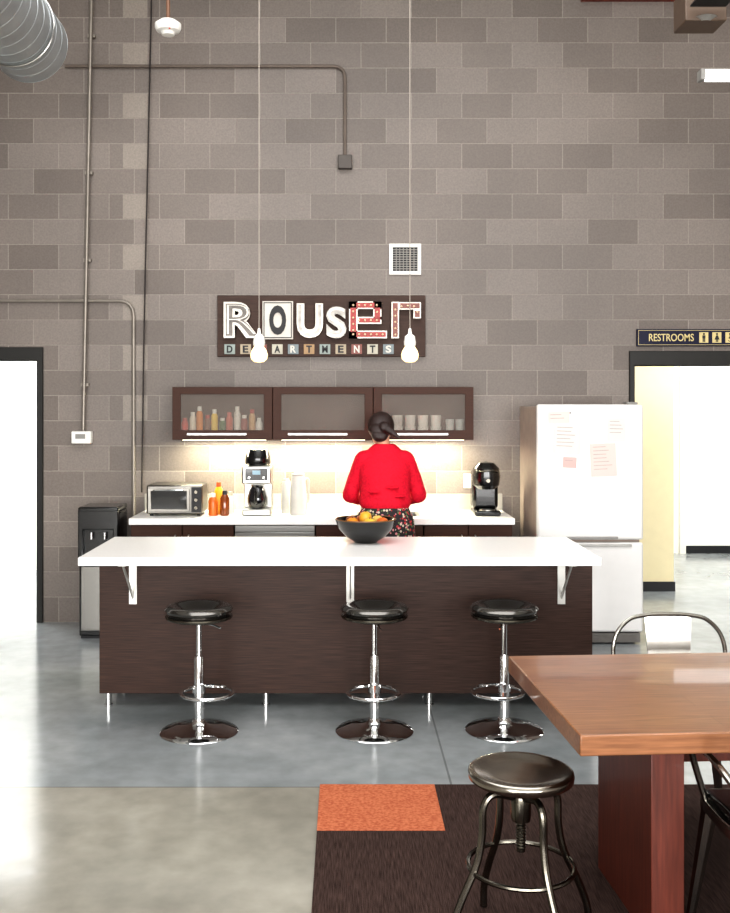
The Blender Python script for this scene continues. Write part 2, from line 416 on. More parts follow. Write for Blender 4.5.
tc_=['#8a958f','#a5957c','#7f4338','#b3ad9c','#727d80','#9e7b50']
for i,ch in enumerate('DEPARTMENTS'):
    x=-.965+i*.127
    o=mk('letter_tile',box(B(),x,x+.085,-.06,-.045,2.158,2.236),col(tc_[i%6]),sg,label='small pale letter tile')
    mk('letter_face',textbm(ch,x+.02,x+.065,2.168,2.226,-.06,.006,.03),[mblack,panelw][tc_[i%6] in ('#7f4338','#727d80')],o)
# ---------------------------------------------------------------- restrooms sign
gold=M('sign_gold','#cdbb84',.4,0,.04)
rs=thing('restroom_sign',(0,WY,0),'dark navy restroom sign with pale gold lettering and pictograms above doorway','sign')
mk('panel',box(B(),2.345,3.17,-.03,-.001,2.222,2.36),M('sign_navy','#191930',.4,spec=.2),rs,bevel=.003)
mk('border',slab(B(),[2.355,2.358,3.157,3.16],[2.232,2.235,2.347,2.35],[(1,1)],-.033,-.03),gold,rs)
mk('lettering',textbm('RESTROOMS',2.44,2.80,2.262,2.322,-.03,.004,.01),gold,rs)
for k,x in enumerate((2.88,2.985,3.09)):
    o=mk('pictogram',box(B(),x-.036,x+.036,-.034,-.03,2.25,2.334),gold,rs,label='gold square pictogram'); bm=B()
    cyl(bm,(x,-.0341,2.32),(x,-.037,2.32),.008)
    if k==0: box(bm,x-.012,x+.012,-.037,-.0341,2.285,2.309); box(bm,x-.01,x-.002,-.037,-.0341,2.256,2.285); box(bm,x+.002,x+.01,-.037,-.0341,2.256,2.285)
    elif k==1:
        v=[bm.verts.new((x+a,-.037,b)) for a,b in ((-.007,2.309),(.007,2.309),(.02,2.275),(-.02,2.275))]; bm.faces.new(v)
        box(bm,x-.009,x-.002,-.037,-.0341,2.256,2.276); box(bm,x+.002,x+.009,-.037,-.0341,2.256,2.276)
    else:
        tube(bm,[(x+.016*math.cos(a*.5-2.6),-.036,2.277+.016*math.sin(a*.5-2.6)) for a in range(11)],.003,6)
        box(bm,x-.005,x+.003,-.037,-.0341,2.28,2.309); box(bm,x-.002,x+.016,-.037,-.0341,2.28,2.287); box(bm,x+.012,x+.02,-.037,-.0341,2.262,2.285)
    mk('symbol',bm,mblack,o)
# ---------------------------------------------------------------- wall cabinets
def wallcab(x):
    t=thing('wall_cabinet',(x,WY,1.48),'dark wood wall cabinet with frosted glass lift-up door','cabinet',group='wall cabinets over the worktop')
    W=.776;H=.409;bm=B()
    slab(bm,[0,.018,W-.018,W],[0,.018,H-.018,H],[(1,1)],-.31,-.002); box(bm,.018,W-.018,-.014,-.002,.018,H-.018)
    mk('body',bm,espresso2,t)
    d=mk('door',slab(B(),[.002,.066,W-.066,W-.002],[.002,.075,H-.055,H-.002],[(1,1)],-.332,-.312),espresso2,t,bevel=.002)
    mk('glass',box(B(),.064,W-.064,-.325,-.319,.073,H-.053),frost,d)
    bm=B(); box(bm,.12,W-.2,-.352,-.346,.038,.052)
    for xx in (.15,W-.24): cyl(bm,(xx,-.332,.045),(xx,-.347,.045),.004)
    mk('handle',bm,steel,d,label='thin brushed steel bar handle')
    mk('led_strip',box(B(),.06,W-.06,-.2,-.18,-.008,-.0005),ledm,t)
    return t
wc=wallcab(-1.337); clone(wc,(-1.337+.778,WY,1.48)); clone(wc,(-1.337+1.556,WY,1.48))
# jars, mugs and glasses
cj=['#c8372a','#e8e0d0','#d9832c','#7c4a2c','#e6c24a','#3f6b3a','#b8492e','#dcd8d0','#8b2f24','#caa070','#e2ded8']
for i,h in enumerate(cj):
    t=thing('food_jar',(-1.25+i*.058,7.80+.04*(i%2),1.499),'small jar with %s contents in wall cabinet'%(['red','pale','orange','brown','yellow','green','rust','cream','dark red','tan','white'][i]),'jar',group='jars in the wall cabinet')
    hh=.15+.09*((i*7)%5)/4
    mk('body',lathe(B(),[(0,0),(.025,0),(.027,.01),(.027,hh*.75),(.018,hh*.85),(0,hh*.85)],seg=14),col(h),t)
    mk('lid',cyl(B(),(0,0,hh*.85),(0,0,hh),.018,seg=14),whitep if i%3 else col('#b02a20'),t)
def mugbm():
    bm=B(); lathe(bm,[(0,0),(.034,0),(.038,.01),(.042,.085),(.038,.085),(.034,.012),(0,.01)],seg=20)
    tube(bm,spline([(.039,0,.07),(.06,0,.063),(.06,0,.033),(.037,0,.02)],5),.005,6); return bm
mg=mk('mug',mugbm(),whitep,loc=(.31,7.82,1.499),rot=1.2,label='white ceramic mug in wall cabinet',cat='mug',group='mugs in the wall cabinet')
for i in range(1,10):
    clone(mg,(.31+(i%5)*.1,7.82,1.499+.0865*(i//5)),rot=[1.2,1.9,1.0,2.1,1.5,1.3,-1.4,1.8,1.1,1.6][i])
gl=mk('drinking_glass',lathe(B(),[(0,0),(.026,0),(.036,.14),(.033,.14),(.024,.008),(0,.006)],seg=20),M('pale_glass','#c4cac8',.15,0,.03),loc=(.82,7.83,1.499),label='tall pale drinking glass in wall cabinet',cat='glass',group='glasses in the wall cabinet')
clone(gl,(.90,7.85,1.499))
# ---------------------------------------------------------------- back worktop & base units
mk('worktop',slab(B(),[-1.61,.1,.56,1.265],[7.44,7.55,7.9,WY-.001],[(1,1)],.858,.905,'XY'),quartz,bevel=.003,label='long white stone worktop against block wall',cat='worktop')
mk('backsplash',box(B(),-1.61,1.265,WY-.022,WY-.001,.9055,1.035),M('grey_quartz','#9c988f',.3),label='low pale grey upstand along back of worktop',cat='backsplash')
def basecab(x0,x1,n,lab):
    t=thing('base_cabinet',(x0,7.46,0),lab,'cabinet',group='base cabinets under the worktop'); W=x1-x0
    bm=B(); slab(bm,[.002,.02,W-.02,W-.002],[.1,.12,.856],[(1,1)],.02,.58); box(bm,.02,W-.02,.565,.58,.12,.856); box(bm,.002,W-.002,.07,.09,0,.1)
    mk('body',bm,espresso2,t); w=W/n
    for i in range(n):
        d=mk('door',box(B(),i*w+.003,(i+1)*w-.003,0,.019,.105,.853),espresso2,t,bevel=.002)
        xx=i*w+(w-.05 if i%2==0 else .05)
        mk('handle',tube(B(),fillet([(xx,0,.6),(xx,-.03,.6),(xx,-.03,.78),(xx,0,.78)],.012,4),.005,8),steel,d)
basecab(-1.6,-.83,2,'dark wood base cabinet under white worktop'); basecab(-.22,.585,2,'dark wood sink base cabinet under white worktop'); basecab(.59,1.25,2,'dark wood base cabinet under white worktop')
t=thing('dishwasher',(-.825,7.46,0),'stainless steel dishwasher built in under worktop','dishwasher')
mk('body',box(B(),.004,.6,.02,.55,.1,.855),grey,t); mk('door',box(B(),.004,.6,-.005,.019,.12,.8),steel,t,bevel=.003)
mk('control_panel',box(B(),.004,.6,-.005,.019,.803,.852),steel,t,bevel=.003); mk('kickplate',box(B(),.004,.6,.06,.08,0,.1),mblack,t)
mk('handle',tube(B(),fillet([(.08,-.005,.76),(.08,-.04,.76),(.52,-.04,.76),(.52,-.005,.76)],.02,4),.008,8),steel,t)
# sink + tap
t=thing('sink',(.33,7.725,.9),'stainless steel sink inset in white worktop','sink')
bm=B(); slab(bm,[-.25,-.215,.215,.25],[-.19,-.16,.16,.19],[(1,1)],.0055,.009,'XY')
slab(bm,[-.222,-.215,.215,.222],[-.167,-.16,.16,.167],[(1,1)],-.16,.0055,'XY'); box(bm,-.222,.222,-.167,.167,-.166,-.16)
mk('basin',bm,steel,t); mk('drain',cyl(B(),(0,0,-.159),(0,0,-.155),.035),chrome,t)
t=thing('faucet',(.33,7.95,.9055),'chrome arched kitchen faucet behind sink','faucet')
mk('base',cyl(B(),(0,0,0),(0,0,.03),.025),chrome,t); mk('spout',tube(B(),spline([(0,0,.03),(0,0,.2),(0,-.06,.26),(0,-.14,.24),(0,-.16,.18)],6),.011,10),chrome,t)
mk('lever',cyl(B(),(.02,0,.04),(.07,-.02,.08),.006,.004),chrome,t)
# outlet
t=thing('wall_outlet',(.99,WY,1.08),'white wall outlet plate above worktop','outlet')
mk('plate',box(B(),-.036,.036,-.008,-.001,0,.115),whitep,t,bevel=.003); bm=B()
for z in (.03,.075): box(bm,-.012,-.006,-.009,-.0075,z,z+.014); box(bm,.006,.012,-.009,-.0075,z,z+.014)
mk('slots',bm,mblack,t)
# ---------------------------------------------------------------- appliances on back worktop
CT=.9055
t=thing('toaster_oven',(-1.297,7.6,CT),'stainless toaster oven with glass door on worktop','toaster oven')
mk('body',box(B(),-.213,.213,0,.3,.015,.235),M('toaster_steel','#77746f',.3,1,.1),t,bevel=.012)
d=mk('door',slab(B(),[-.2,-.175,.095,.12],[.035,.055,.19,.215],[(1,1)],-.015,-.001),M('toaster_trim','#77746f',.3,1,.1),t,bevel=.003)
mk('glass',box(B(),-.176,.096,-.011,-.004,.054,.191),glassd,d)
mk('handle',tube(B(),fillet([(-.15,-.014,.2),(-.15,-.04,.2),(.07,-.04,.2),(.07,-.014,.2)],.01,4),.006,8),chrome,d)
mk('control_panel',box(B(),.13,.205,-.008,-.001,.03,.22),mblack,t)
for z in (.065,.125,.185): mk('knob',cyl(B(),(.167,-.008,z),(.167,-.028,z),.015,.013),gun,t)
for x in (-.18,.18):
    for y in (.04,.26): mk('foot',cyl(B(),(x,y,0),(x,y,.018),.014),mblack,t)
def bottle(x,y,prof,mat,cap,caph,r,lab):
    t=thing('bottle',(x,y,CT),lab,'bottle',group='condiments on the worktop')
    mk('body',lathe(B(),prof,seg=20),mat,t); h=prof[-1][1]; mk('cap',cyl(B(),(0,0,h),(0,0,h+caph),r,r*.85,16),cap,t)
bottle(-1.01,7.66,[(0,0),(.035,0),(.037,.01),(.037,.1),(.03,.125),(.02,.14),(0,.14)],col('#c9631e',.3),col('#d8d0c0'),.03,.022,'orange condiment jar with pale lid')
bottle(-.92,7.65,[(0,0),(.033,0),(.035,.01),(.035,.13),(.02,.16),(0,.16)],M('amber','#7a3a12',.15,coat=.5),mblack,.03,.02,'amber glass bottle with black cap')
bottle(-.98,7.77,[(0,0),(.04,0),(.042,.01),(.042,.15),(.028,.19),(.018,.21),(0,.21)],col('#e3a51e',.35),col('#d8501c'),.035,.02,'yellow squeeze bottle with orange cap')
bottle(-.89,7.79,[(0,0),(.028,0),(.03,.01),(.03,.11),(.018,.14),(0,.14)],whitep,col('#b8b0a0'),.03,.018,'small white shaker with grey cap')
t=thing('coffee_maker',(-.675,7.62,CT),'tall steel and black drip coffee maker on worktop','coffee maker')
mk('base',box(B(),-.11,.11,0,.26,0,.05),steel,t,bevel=.01)
mk('column',box(B(),-.108,.108,.15,.26,.05,.3),steel,t,bevel=.006)
mk('brew_head',box(B(),-.112,.112,0,.26,.24,.38),steel,t,bevel=.012)
o=mk('control_panel',box(B(),-.085,.085,-.006,.002,.27,.36),black,t); mk('display',box(B(),-.03,.03,-.008,-.006,.315,.345),M('lcd','#7fa0b0',.3),o)
for x in (-.055,.055): mk('button',cyl(B(),(x,-.005,.292),(x,-.012,.292),.009),chrome,t)
mk('hopper',lathe(B(),[(0,.38),(.09,.38),(.1,.4),(.095,.45),(.075,.5),(0,.505)],(0,.13,0),24),black,t)
cf=mk('carafe',lathe(B(),[(0,.052),(.06,.052),(.075,.08),(.078,.13),(.06,.19),(.045,.215),(.05,.23),(0,.232)],(0,.075,0),24),glassd,t)
mk('handle',tube(B(),fillet([(0,.01,.2),(0,-.05,.2),(0,-.05,.1),(0,.01,.09)],.02,4),.009,8),black,cf)
t=thing('water_pitcher',(-.36,7.7,CT),'white insulated pitcher standing on worktop','pitcher')
mk('body',lathe(B(),[(0,0),(.06,0),(.065,.01),(.062,.2),(.055,.27),(.05,.3),(0,.3)],seg=28),M('pitcher_white','#c4c1bb',.4),t)
mk('lid',lathe(B(),[(0,.3),(.052,.3),(.05,.315),(.02,.325),(0,.326)],seg=28),M('pale_grey','#a3a099',.4),t)
mk('handle',tube(B(),fillet([(.05,0,.28),(.08,0,.28),(.08,0,.1),(.06,0,.09)],.02,5),.009,8),col('#aeaba5'),t)
bottle(-.46,7.82,[(0,0),(.036,0),(.038,.01),(.038,.22),(.03,.25),(0,.25)],col('#bdbab4'),col('#a3a099'),.02,.025,'tall white canister beside pitcher')
t=thing('coffee_pod_machine',(1.085,7.58,CT),'glossy black single-serve coffee machine on worktop','coffee machine')
mk('base',box(B(),-.1,.1,0,.28,0,.04),black,t,bevel=.015)
mk('reservoir',box(B(),-.1,.1,.14,.3,.04,.34),black,t,bevel=.03,seg=3)
mk('brew_head',lathe(B(),[(0,.2),(.07,.2),(.1,.23),(.11,.3),(.1,.36),(.06,.4),(0,.41)],(0,.11,0),28),black,t)
mk('handle',tube(B(),spline([(-.075,.06,.33),(-.06,-.02,.345),(0,-.045,.35),(.06,-.02,.345),(.075,.06,.33)],5),.006,10),gun,t)
mk('drip_tray',cyl(B(),(0,.06,.04),(0,.06,.048),.06),steel,t); mk('display',cyl(B(),(0,-.002,.27),(0,-.006,.27),.015),gun,t)
# ---------------------------------------------------------------- water cooler
t=thing('water_cooler',(-1.84,7.45,0),'black and steel water dispenser standing against block wall','water dispenser')
bm=B(); box(bm,-.15,.15,.03,.32,.02,.95); mk('body',bm,black,t,bevel=.012)
mk('door',box(B(),-.135,.135,.012,.032,.06,.55),M('cooler_steel','#7d7b77',.25,1,.1,30,(30,1,1)),t,bevel=.008)
bm=B(); slab(bm,[-.15,-.11,.11,.15],[.55,.59,.82,.965],[(1,1)],-.005,.03); mk('surround',bm,black,t,bevel=.008)
mk('top',box(B(),-.15,.15,-.005,.32,.95,.99),black,t,bevel=.012); mk('drip_tray',box(B(),-.1,.1,-.03,.03,.565,.59),steel,t)
for x in (-.05,.05): mk('spigot',cyl(B(),(x,.005,.75),(x,.005,.80),.012),chrome,t)
mk('foot',box(B(),-.14,.14,.05,.3,0,.02),mblack,t)
# ---------------------------------------------------------------- refrigerator
t=thing('refrigerator',(1.792,7.3,0),'white bottom-freezer refrigerator with papers on its door','refrigerator')
mk('body',box(B(),-.385,.38,.07,.75,.03,1.74),M('fridge_side_shaded','#a3948a',.45,spec=.25),t,bevel=.008)  # shadow tone of the side painted into the body colour
d=mk('door',box(B(),-.388,.388,0,.066,.765,1.755),white,t,bevel=.018,seg=3)
mk('handle',box(B(),-.37,.2,-.012,.006,.772,.79),M('grip_grey','#8f8d8a',.4),d,bevel=.004); mk('badge',box(B(),-.24,-.14,-.003,.001,1.685,1.7),grey,d)
f=mk('freezer_door',box(B(),-.388,.388,0,.066,.09,.745),white,t,bevel=.018,seg=3)
mk('handle',box(B(),-.2,.3,-.014,.006,.716,.734),M('grip_grey2','#a8a6a2',.4),f,bevel=.004)
bm=B(); box(bm,-.37,.37,.02,.06,.012,.082)
for i in range(5): box(bm,-.34,.34,.014,.02,.02+i*.012,.026+i*.012)
mk('grille',bm,M('dim_grey','#6e6a66',.5),t); mk('hinge_cover',box(B(),.27,.35,.01,.12,1.755,1.772),grey,t,bevel=.005)
mk('foot',box(B(),-.34,.34,.1,.7,0,.03),mblack,t)
for (x,z,w,h,a,cc,lb) in ((1.62,1.50,.2,.22,.04,'#d0cbc7','white printed sheet held on refrigerator door'),(1.56,1.66,.16,.09,-.03,'#d6c4bf','narrow pale note on refrigerator door'),(1.885,1.35,.19,.24,-.05,'#d8c2bc','pale pink sheet on refrigerator door'),(1.98,1.57,.13,.17,.02,'#cecac6','small white sheet on refrigerator door'),(1.64,1.33,.1,.08,.05,'#d0aca7','pink square note on refrigerator door')):
    p=thing('paper_sheet',(x,7.2965,z),lb,'paper'); p.rotation_euler[1]=a
    mk('sheet',box(B(),-w/2,w/2,-.0012,.0012,-h/2,h/2),col(cc,.8,nz=.01),p); bm=B()
    for k in range(int(h/.03)-1): box(bm,-w*.38,w*(.1+.28*random.random()),-.0017,-.0012,h/2-.027-.027*k,h/2-.022-.027*k)
    mk('print',bm,M('print_grey','#aca19d',.8),p)
# ---------------------------------------------------------------- island
t=thing('kitchen_island',(0,5.78,0),'dark veneer kitchen island with white top and chrome feet','kitchen island')
mk('body',box(B(),-1.42,1.43,0,.5,.083,.87),espresso,t,bevel=.002)
mk('countertop',box(B(),-1.459,1.40,-.32,.55,.871,.916),quartz,t,bevel=.003)
for x in (-1.375,-.46,.49,1.385):
    for y in (.035,.46):
        bm=B(); cyl(bm,(x,y,.012),(x,y,.083),.019); cyl(bm,(x,y,0),(x,y,.014),.024); mk('foot',bm,chrome,t,label='chrome foot')
for x in (-1.225,.03,1.25):
    bm=B(); box(bm,x-.022,x+.022,-.006,-.0005,.6,.87); box(bm,x-.022,x+.022,-.29,-.0005,.864,.8705)
    p=[(-.006,.63),(-.006,.655),(-.25,.864),(-.275,.864)]
    va=[bm.verts.new((x-.004,a,b)) for a,b in p]; vb=[bm.verts.new((x+.004,a,b)) for a,b in p]; bridge(bm,va,vb); bm.faces.new(va); bm.faces.new(vb[::-1])
    mk('bracket',bm,alum,t,label='pale metal shelf bracket')
# ---------------------------------------------------------------- bar stools
def barstool():
    t=thing('bar_stool',(-.78,5.345,0),'chrome pedestal bar stool with round dark glossy seat','bar stool',rot=R(-56),group='bar stools at the island')
    mk('base',lathe(B(),[(0,0),(.205,0),(.209,.006),(.2,.014),(.13,.03),(.05,.045),(.034,.06),(.03,.075),(0,.075)],seg=48),chrome,t)
    bm=B(); lathe(bm,[(0,.07),(.027,.07),(.027,.40),(.024,.41),(0,.41)]); lathe(bm,[(.0,.4),(.016,.4),(.016,.60),(.05,.605),(.06,.612),(0,.612)])
    mk('column',bm,chrome,t)
    bm=B(); tube(bm,[(.1+.135*math.cos(a*math.pi/18),.135*math.sin(a*math.pi/18),.235) for a in range(36)],.0095,10,True)
    lathe(bm,[(.028,.215),(.034,.215),(.034,.255),(.028,.255)]); mk('footrest',bm,chrome,t)
    s=mk('seat',lathe(B(),[(0,.640),(.05,.641),(.085,.652),(.12,.676),(.15,.683),(.172,.676),(.183,.662),(.179,.65),(.163,.642),(.160,.636),(.170,.630),(.174,.620),(.165,.610),(.14,.602),(0,.6)],seg=48),seatm,t)
    mk('seat_rim',tube(B(),[(.170*math.cos(a*math.pi/24),.170*math.sin(a*math.pi/24),.622) for a in range(48)],.010,8,True),gun,s)
    mk('lever',tube(B(),[(.03,0,.594),(.12,.03,.59),(.17,.04,.584)],.005,8),chrome,t)
    return t
bs=barstool(); clone(bs,(.158,5.36,0),R(-95)); clone(bs,(.855,5.37,0),R(-120))
# ---------------------------------------------------------------- bowl with fruit
t=thing('fruit_bowl',(.125,6.08,.9165),'black round bowl full of fruit on the island','bowl')
mk('bowl',lathe(B(),[(0,0),(.07,0),(.075,.008),(.12,.035),(.165,.085),(.186,.14),(.18,.142),(.158,.09),(.112,.045),(.06,.018),(0,.015)],seg=48),black,t)
mk('band',lathe(B(),[(.176,.132),(.1865,.14),(.183,.146),(.176,.142)],seg=48),M('bamboo','#6b4a2a',.4),t)
fr=[(-.08,-.05,'#d98a24'),(.02,-.09,'#e3b53c'),(.1,-.03,'#c9641e'),(-.085,.05,'#8a4a24'),(0,.02,'#e0a032'),(.075,.07,'#d8b860'),(-.02,.1,'#b85a28')]
for i,(x,y,h) in enumerate(fr):
    hz=.116+(.03 if abs(x)<.05 and abs(y)<.05 else 0)
    f=thing('fruit',(.125+x,6.08+y,.9165+hz),'round %s fruit piled in black bowl'%(['orange','yellow','dark orange','brown','golden','pale yellow','rust'][i]),'fruit',group='fruit in the bowl')
    mk('flesh',lathe(B(),[(0,.034),(.012,.037),(.03,.028),(.039,.005),(.036,-.018),(.02,-.034),(0,-.036)],seg=18),col(h,.4),f); mk('stem',cyl(B(),(0,0,.033),(.004,0,.048),.0022,.0018,8),col('#4a3520'),f)
# ---------------------------------------------------------------- person
P=(.285,7.1,0)
def limb(bm,pts,seg=16):
    for (a,ra),(b,rb) in zip(pts,pts[1:]): cyl(bm,a,b,ra,rb,seg)
    for a,ra in pts: ball(bm,a,ra*1.005,seg)
bm=B()
loft(bm,[(0,0,.78,.13,.1),(0,0,.84,.172,.128),(0,0,.93,.182,.132),(0,.005,1.0,.162,.115),(0,.02,1.09,.13,.092),(0,.045,1.19,.142,.096),(0,.075,1.28,.155,.098),(0,.095,1.34,.145,.084),(0,.11,1.385,.1,.066),(0,.125,1.43,.06,.052)])
limb(bm,[((0,.125,1.41),.05),((-.015,.165,1.52),.05)])
hr=Matrix.Rotation(R(-28),3,'X')@Matrix.Rotation(R(8),3,'Y')
hc=Vector((-.025,.2,1.575))
def H(x,y,z): return hc+hr@Vector((x,y,z))
ball(bm,hc,(.074,.092,.108),24,hr); ball(bm,H(0,.03,-.055),(.055,.06,.06),16,hr)
cyl(bm,H(0,.085,.015),H(0,.112,-.02),.007,.014,10); ball(bm,H(0,.108,-.022),.013,10)
ball(bm,H(0,.088,-.055),(.024,.01,.009),10,hr)
for s in (-1,1):
    ball(bm,H(s*.076,0,-.005),(.01,.02,.03),10,hr)
    limb(bm,[((s*.09,0,.86),.09),((s*.095,.005,.5),.056),((s*.095,-.012,.36),.054),((s*.095,-.01,.1),.034)])
    limb(bm,[((s*.095,-.02,.075),.036),((s*.1,.08,.05),.03),((s*.105,.15,.035),.026)])
    limb(bm,[((s*.148,.1,1.33),.046),((s*.245,.12,1.11),.038)]); limb(bm,[((s*.245,.12,1.11),.038),((s*.12,.36,1.03),.027)])
    w=Vector((s*.12,.36,1.03)); d=Vector((-s*.2,.9,-.3)).normalized(); sd=Vector((s,.22,0)).normalized(); dn=Vector((0,-.3,-1)).normalized()
    cyl(bm,w,w+d*.085,.026,.03,12); ball(bm,w+d*.05,(.038,.046,.018),14)
    for k,L in enumerate((.068,.078,.072,.056)):
        a=w+d*.085+sd*(.03-.02*k)*1; b=a+d*L*.5+dn*.01; c2=b+(d+dn).normalized()*L*.35; e=c2+(d*.3+dn).normalized()*L*.3
        limb(bm,[(a-d*.02,.0095),(b,.0088),(c2,.008),(e,.007)],8)
    a=w+d*.03-sd*.03; limb(bm,[(a,.012),(a-sd*.025+d*.03+dn*.01,.0105),(a-sd*.02+d*.055+dn*.03,.0085)],8)
pers=mk('person',bm,skin,loc=P,label='woman in red cardigan and floral skirt standing bent over sink',cat='person')
remesh(pers,.0055,5)
bm=B()
loft(bm,[(0,.005,1.02,.17,.13),(0,.012,1.055,.187,.136),(0,.022,1.1,.18,.126),(0,.045,1.19,.178,.122),(0,.07,1.28,.19,.126),(0,.09,1.345,.188,.118),(0,.105,1.39,.165,.102),(0,.118,1.43,.12,.086),(0,.13,1.47,.075,.068)])
for s in (-1,1):
    limb(bm,[((s*.15,.1,1.345),.072),((s*.205,.11,1.22),.062),((s*.25,.12,1.10),.055)],24); limb(bm,[((s*.25,.12,1.10),.052),((s*.18,.25,1.06),.046),((s*.125,.35,1.035),.038)],24)
    ball(bm,(s*.236,.11,1.13),(.055,.06,.09),20); ball(bm,(s*.13,.1,1.37),(.08,.075,.056),20)
for k,(x,z) in enumerate(((-.08,1.14),(.05,1.17),(.1,1.11),(-.03,1.1),(.0,1.065))): ball(bm,(x,-.09,z),(.055,.022,.01),12)
o=mk('cardigan',bm,redknit,pers,label='bright red knitted cardigan'); remesh(o,.007,10)
sk=lambda a,z:1+.035*math.sin(a*11)*max(0,(1.0-z))*1.6
mk('skirt',lathe(B(),[(.14,1.07),(.152,1.045),(.172,1.01),(.19,.98),(.206,.93),(.212,.85),(.222,.7),(.235,.58),(.24,.52),(.232,.52),(.2,.85),(.135,1.06)],(0,0,0),72,1,.76,sk),floral,pers,label='dark skirt with red and cream flowers')
bm=B(); ball(bm,H(0,-.012,.018),(.098,.098,.108),24,hr); ball(bm,H(0,-.06,-.045),(.084,.055,.055),16,hr); ball(bm,H(0,-.055,-.085),(.06,.04,.045),16,hr); ball(bm,H(.03,-.105,-.035),(.042,.035,.04),16,hr)
for k in range(6): ball(bm,H(.06+.015*k,-.105-.002*k,-.05-.011*k),.03-.003*k,12)
o=mk('hair',bm,hairm,pers,label='dark hair tied in a low tail'); remesh(o,.005,4)
for s in (-1,1):
    e=mk('eye',ball(B(),H(s*.03,.082,.008),.011,12),whitep,pers)
    bm=B(); loft(bm,[(s*.102,.06,.0,.042,.125),(s*.102,.06,.02,.043,.127),(s*.1,.055,.045,.038,.11),(s*.098,.03,.07,.03,.07)]); mk('shoe',bm,mblack,pers,bevel=.004)
# ---------------------------------------------------------------- pendants, duct, ceiling items
def pendant(x):
    t=thing('pendant_lamp',(x,5.9,0),'bare glowing bulb hanging on long thin pale cord','pendant lamp',group='pendant lamps over the island')
    mk('cord',cyl(B(),(0,0,2.2),(0,0,CZ-.03),.0025,seg=8),M('cord_pale','#a0978d',.6),t)
    mk('canopy',lathe(B(),[(0,CZ-.04),(.05,CZ-.035),(.06,CZ-.001),(0,CZ-.001)]),whitep,t)
    mk('socket',lathe(B(),[(0,2.205),(.008,2.2),(.012,2.17),(.03,2.155),(.036,2.12),(.034,2.1),(0,2.1)],seg=24),whitep,t)
    mk('bulb',lathe(B(),[(0,2.1),(.026,2.1),(.045,2.07),(.052,2.045),(.047,2.02),(.028,2.004),(0,2.0)],seg=24),bulbm,t); return t
pd=pendant(-.507); clone(pd,(.383,5.9,0))
t=thing('air_duct',(-1.96,0,3.99),'round galvanized spiral air duct hanging from ceiling','air duct')
bm=B(); prof=[(.0,-3.5)]
y=-3.5
while y<6.18:
    prof+= [(.235,y),(.235,y+.112),(.2375,y+.115),(.235,y+.118)]; y+=.12
prof+=[(.235,6.2),(.225,6.2),(.225,5.6),(0,5.6)]
lathe(bm,prof,seg=48); 
for v in bm.verts: v.co=(v.co.x,v.co.z,-v.co.y)
mk('duct_body',bm,galv,t)
for yy in (1.0,5.9):
    bm=B(); tube(bm,[(.243*math.cos(a*math.pi/18),yy,.243*math.sin(a*math.pi/18)) for a in range(36)],.006,6,True)
    cyl(bm,(0,yy,.243),(0,yy,CZ-3.99-.001),.006); mk('hanger',bm,steel,t)
t=thing('smoke_detector',(-1.15,6.5,4.15),'white round ceiling detector hanging on thin brown pole','smoke detector')
mk('pole',cyl(B(),(0,0,.09),(0,0,CZ-4.15-.001),.012),col('#6b4a35'),t)
mk('housing',lathe(B(),[(0,0),(.04,.003),(.05,.02),(.075,.03),(.085,.05),(.085,.075),(.05,.1),(0,.1)]),whitep,t); mk('indicator',ball(B(),(.02,-.06,.03),.008,8),col('#c03028'),t)
t=thing('speaker',(2.16,6.0,4.05),'dark boxed speaker hanging from ceiling rod','speaker')
mk('cabinet',box(B(),-.125,.125,-.02,.2,0,.2),M('speaker_brown','#5a4a3e',.5),t,bevel=.008); mk('grille',box(B(),-.105,.105,-.03,-.02,.02,.18),mblack,t)
mk('cone',lathe(B(),[(0,.005),(.03,.0),(.06,.02),(.07,.02)]),grey,t)
o=bpy.data.objects[t.children[-1].name]; o.rotation_euler[0]=R(90); o.location=(0,-.03,.1)
mk('rod',cyl(B(),(0,.09,.2),(0,.09,CZ-4.05-.001),.01),grey,t)
t=thing('strip_light',(2.82,5.98,3.7),'white fluorescent strip light hanging on two rods','ceiling light')
mk('housing',box(B(),-.68,.7,-.035,.035,.02,.05),whitep,t,bevel=.006)
for y in (-.02,.02): mk('tube',cyl(B(),(-.66,y,.003),(.68,y,.003),.013),tubem,t)
for x in (-.69,.70): mk('end_cap',box(B(),x-.012,x+.012,-.036,.036,-.013,.05),grey,t)
for x in (-.3,.6): mk('rod',cyl(B(),(x,0,.05),(x,0,CZ-3.7-.001),.004),grey,t)
# ---------------------------------------------------------------- wooden table
FZ=.0096
t=thing('dining_table',(1.623,3.535,FZ),'thick oiled wood table with red-brown slab pedestals on carpet','table',rot=R(3.7))
mk('tabletop',box(B(),-.95,.95,-.475,.475,.685,.75),tablew,t,bevel=.004)
for x in (-.6,.585): mk('pedestal',box(B(),x-.055,x+.055,-.27,.27,0,.684),pedw,t,bevel=.003,label='red-brown slab pedestal')
mk('crossbeam',box(B(),-.545,.53,-.03,.03,.5,.62),pedw,t)
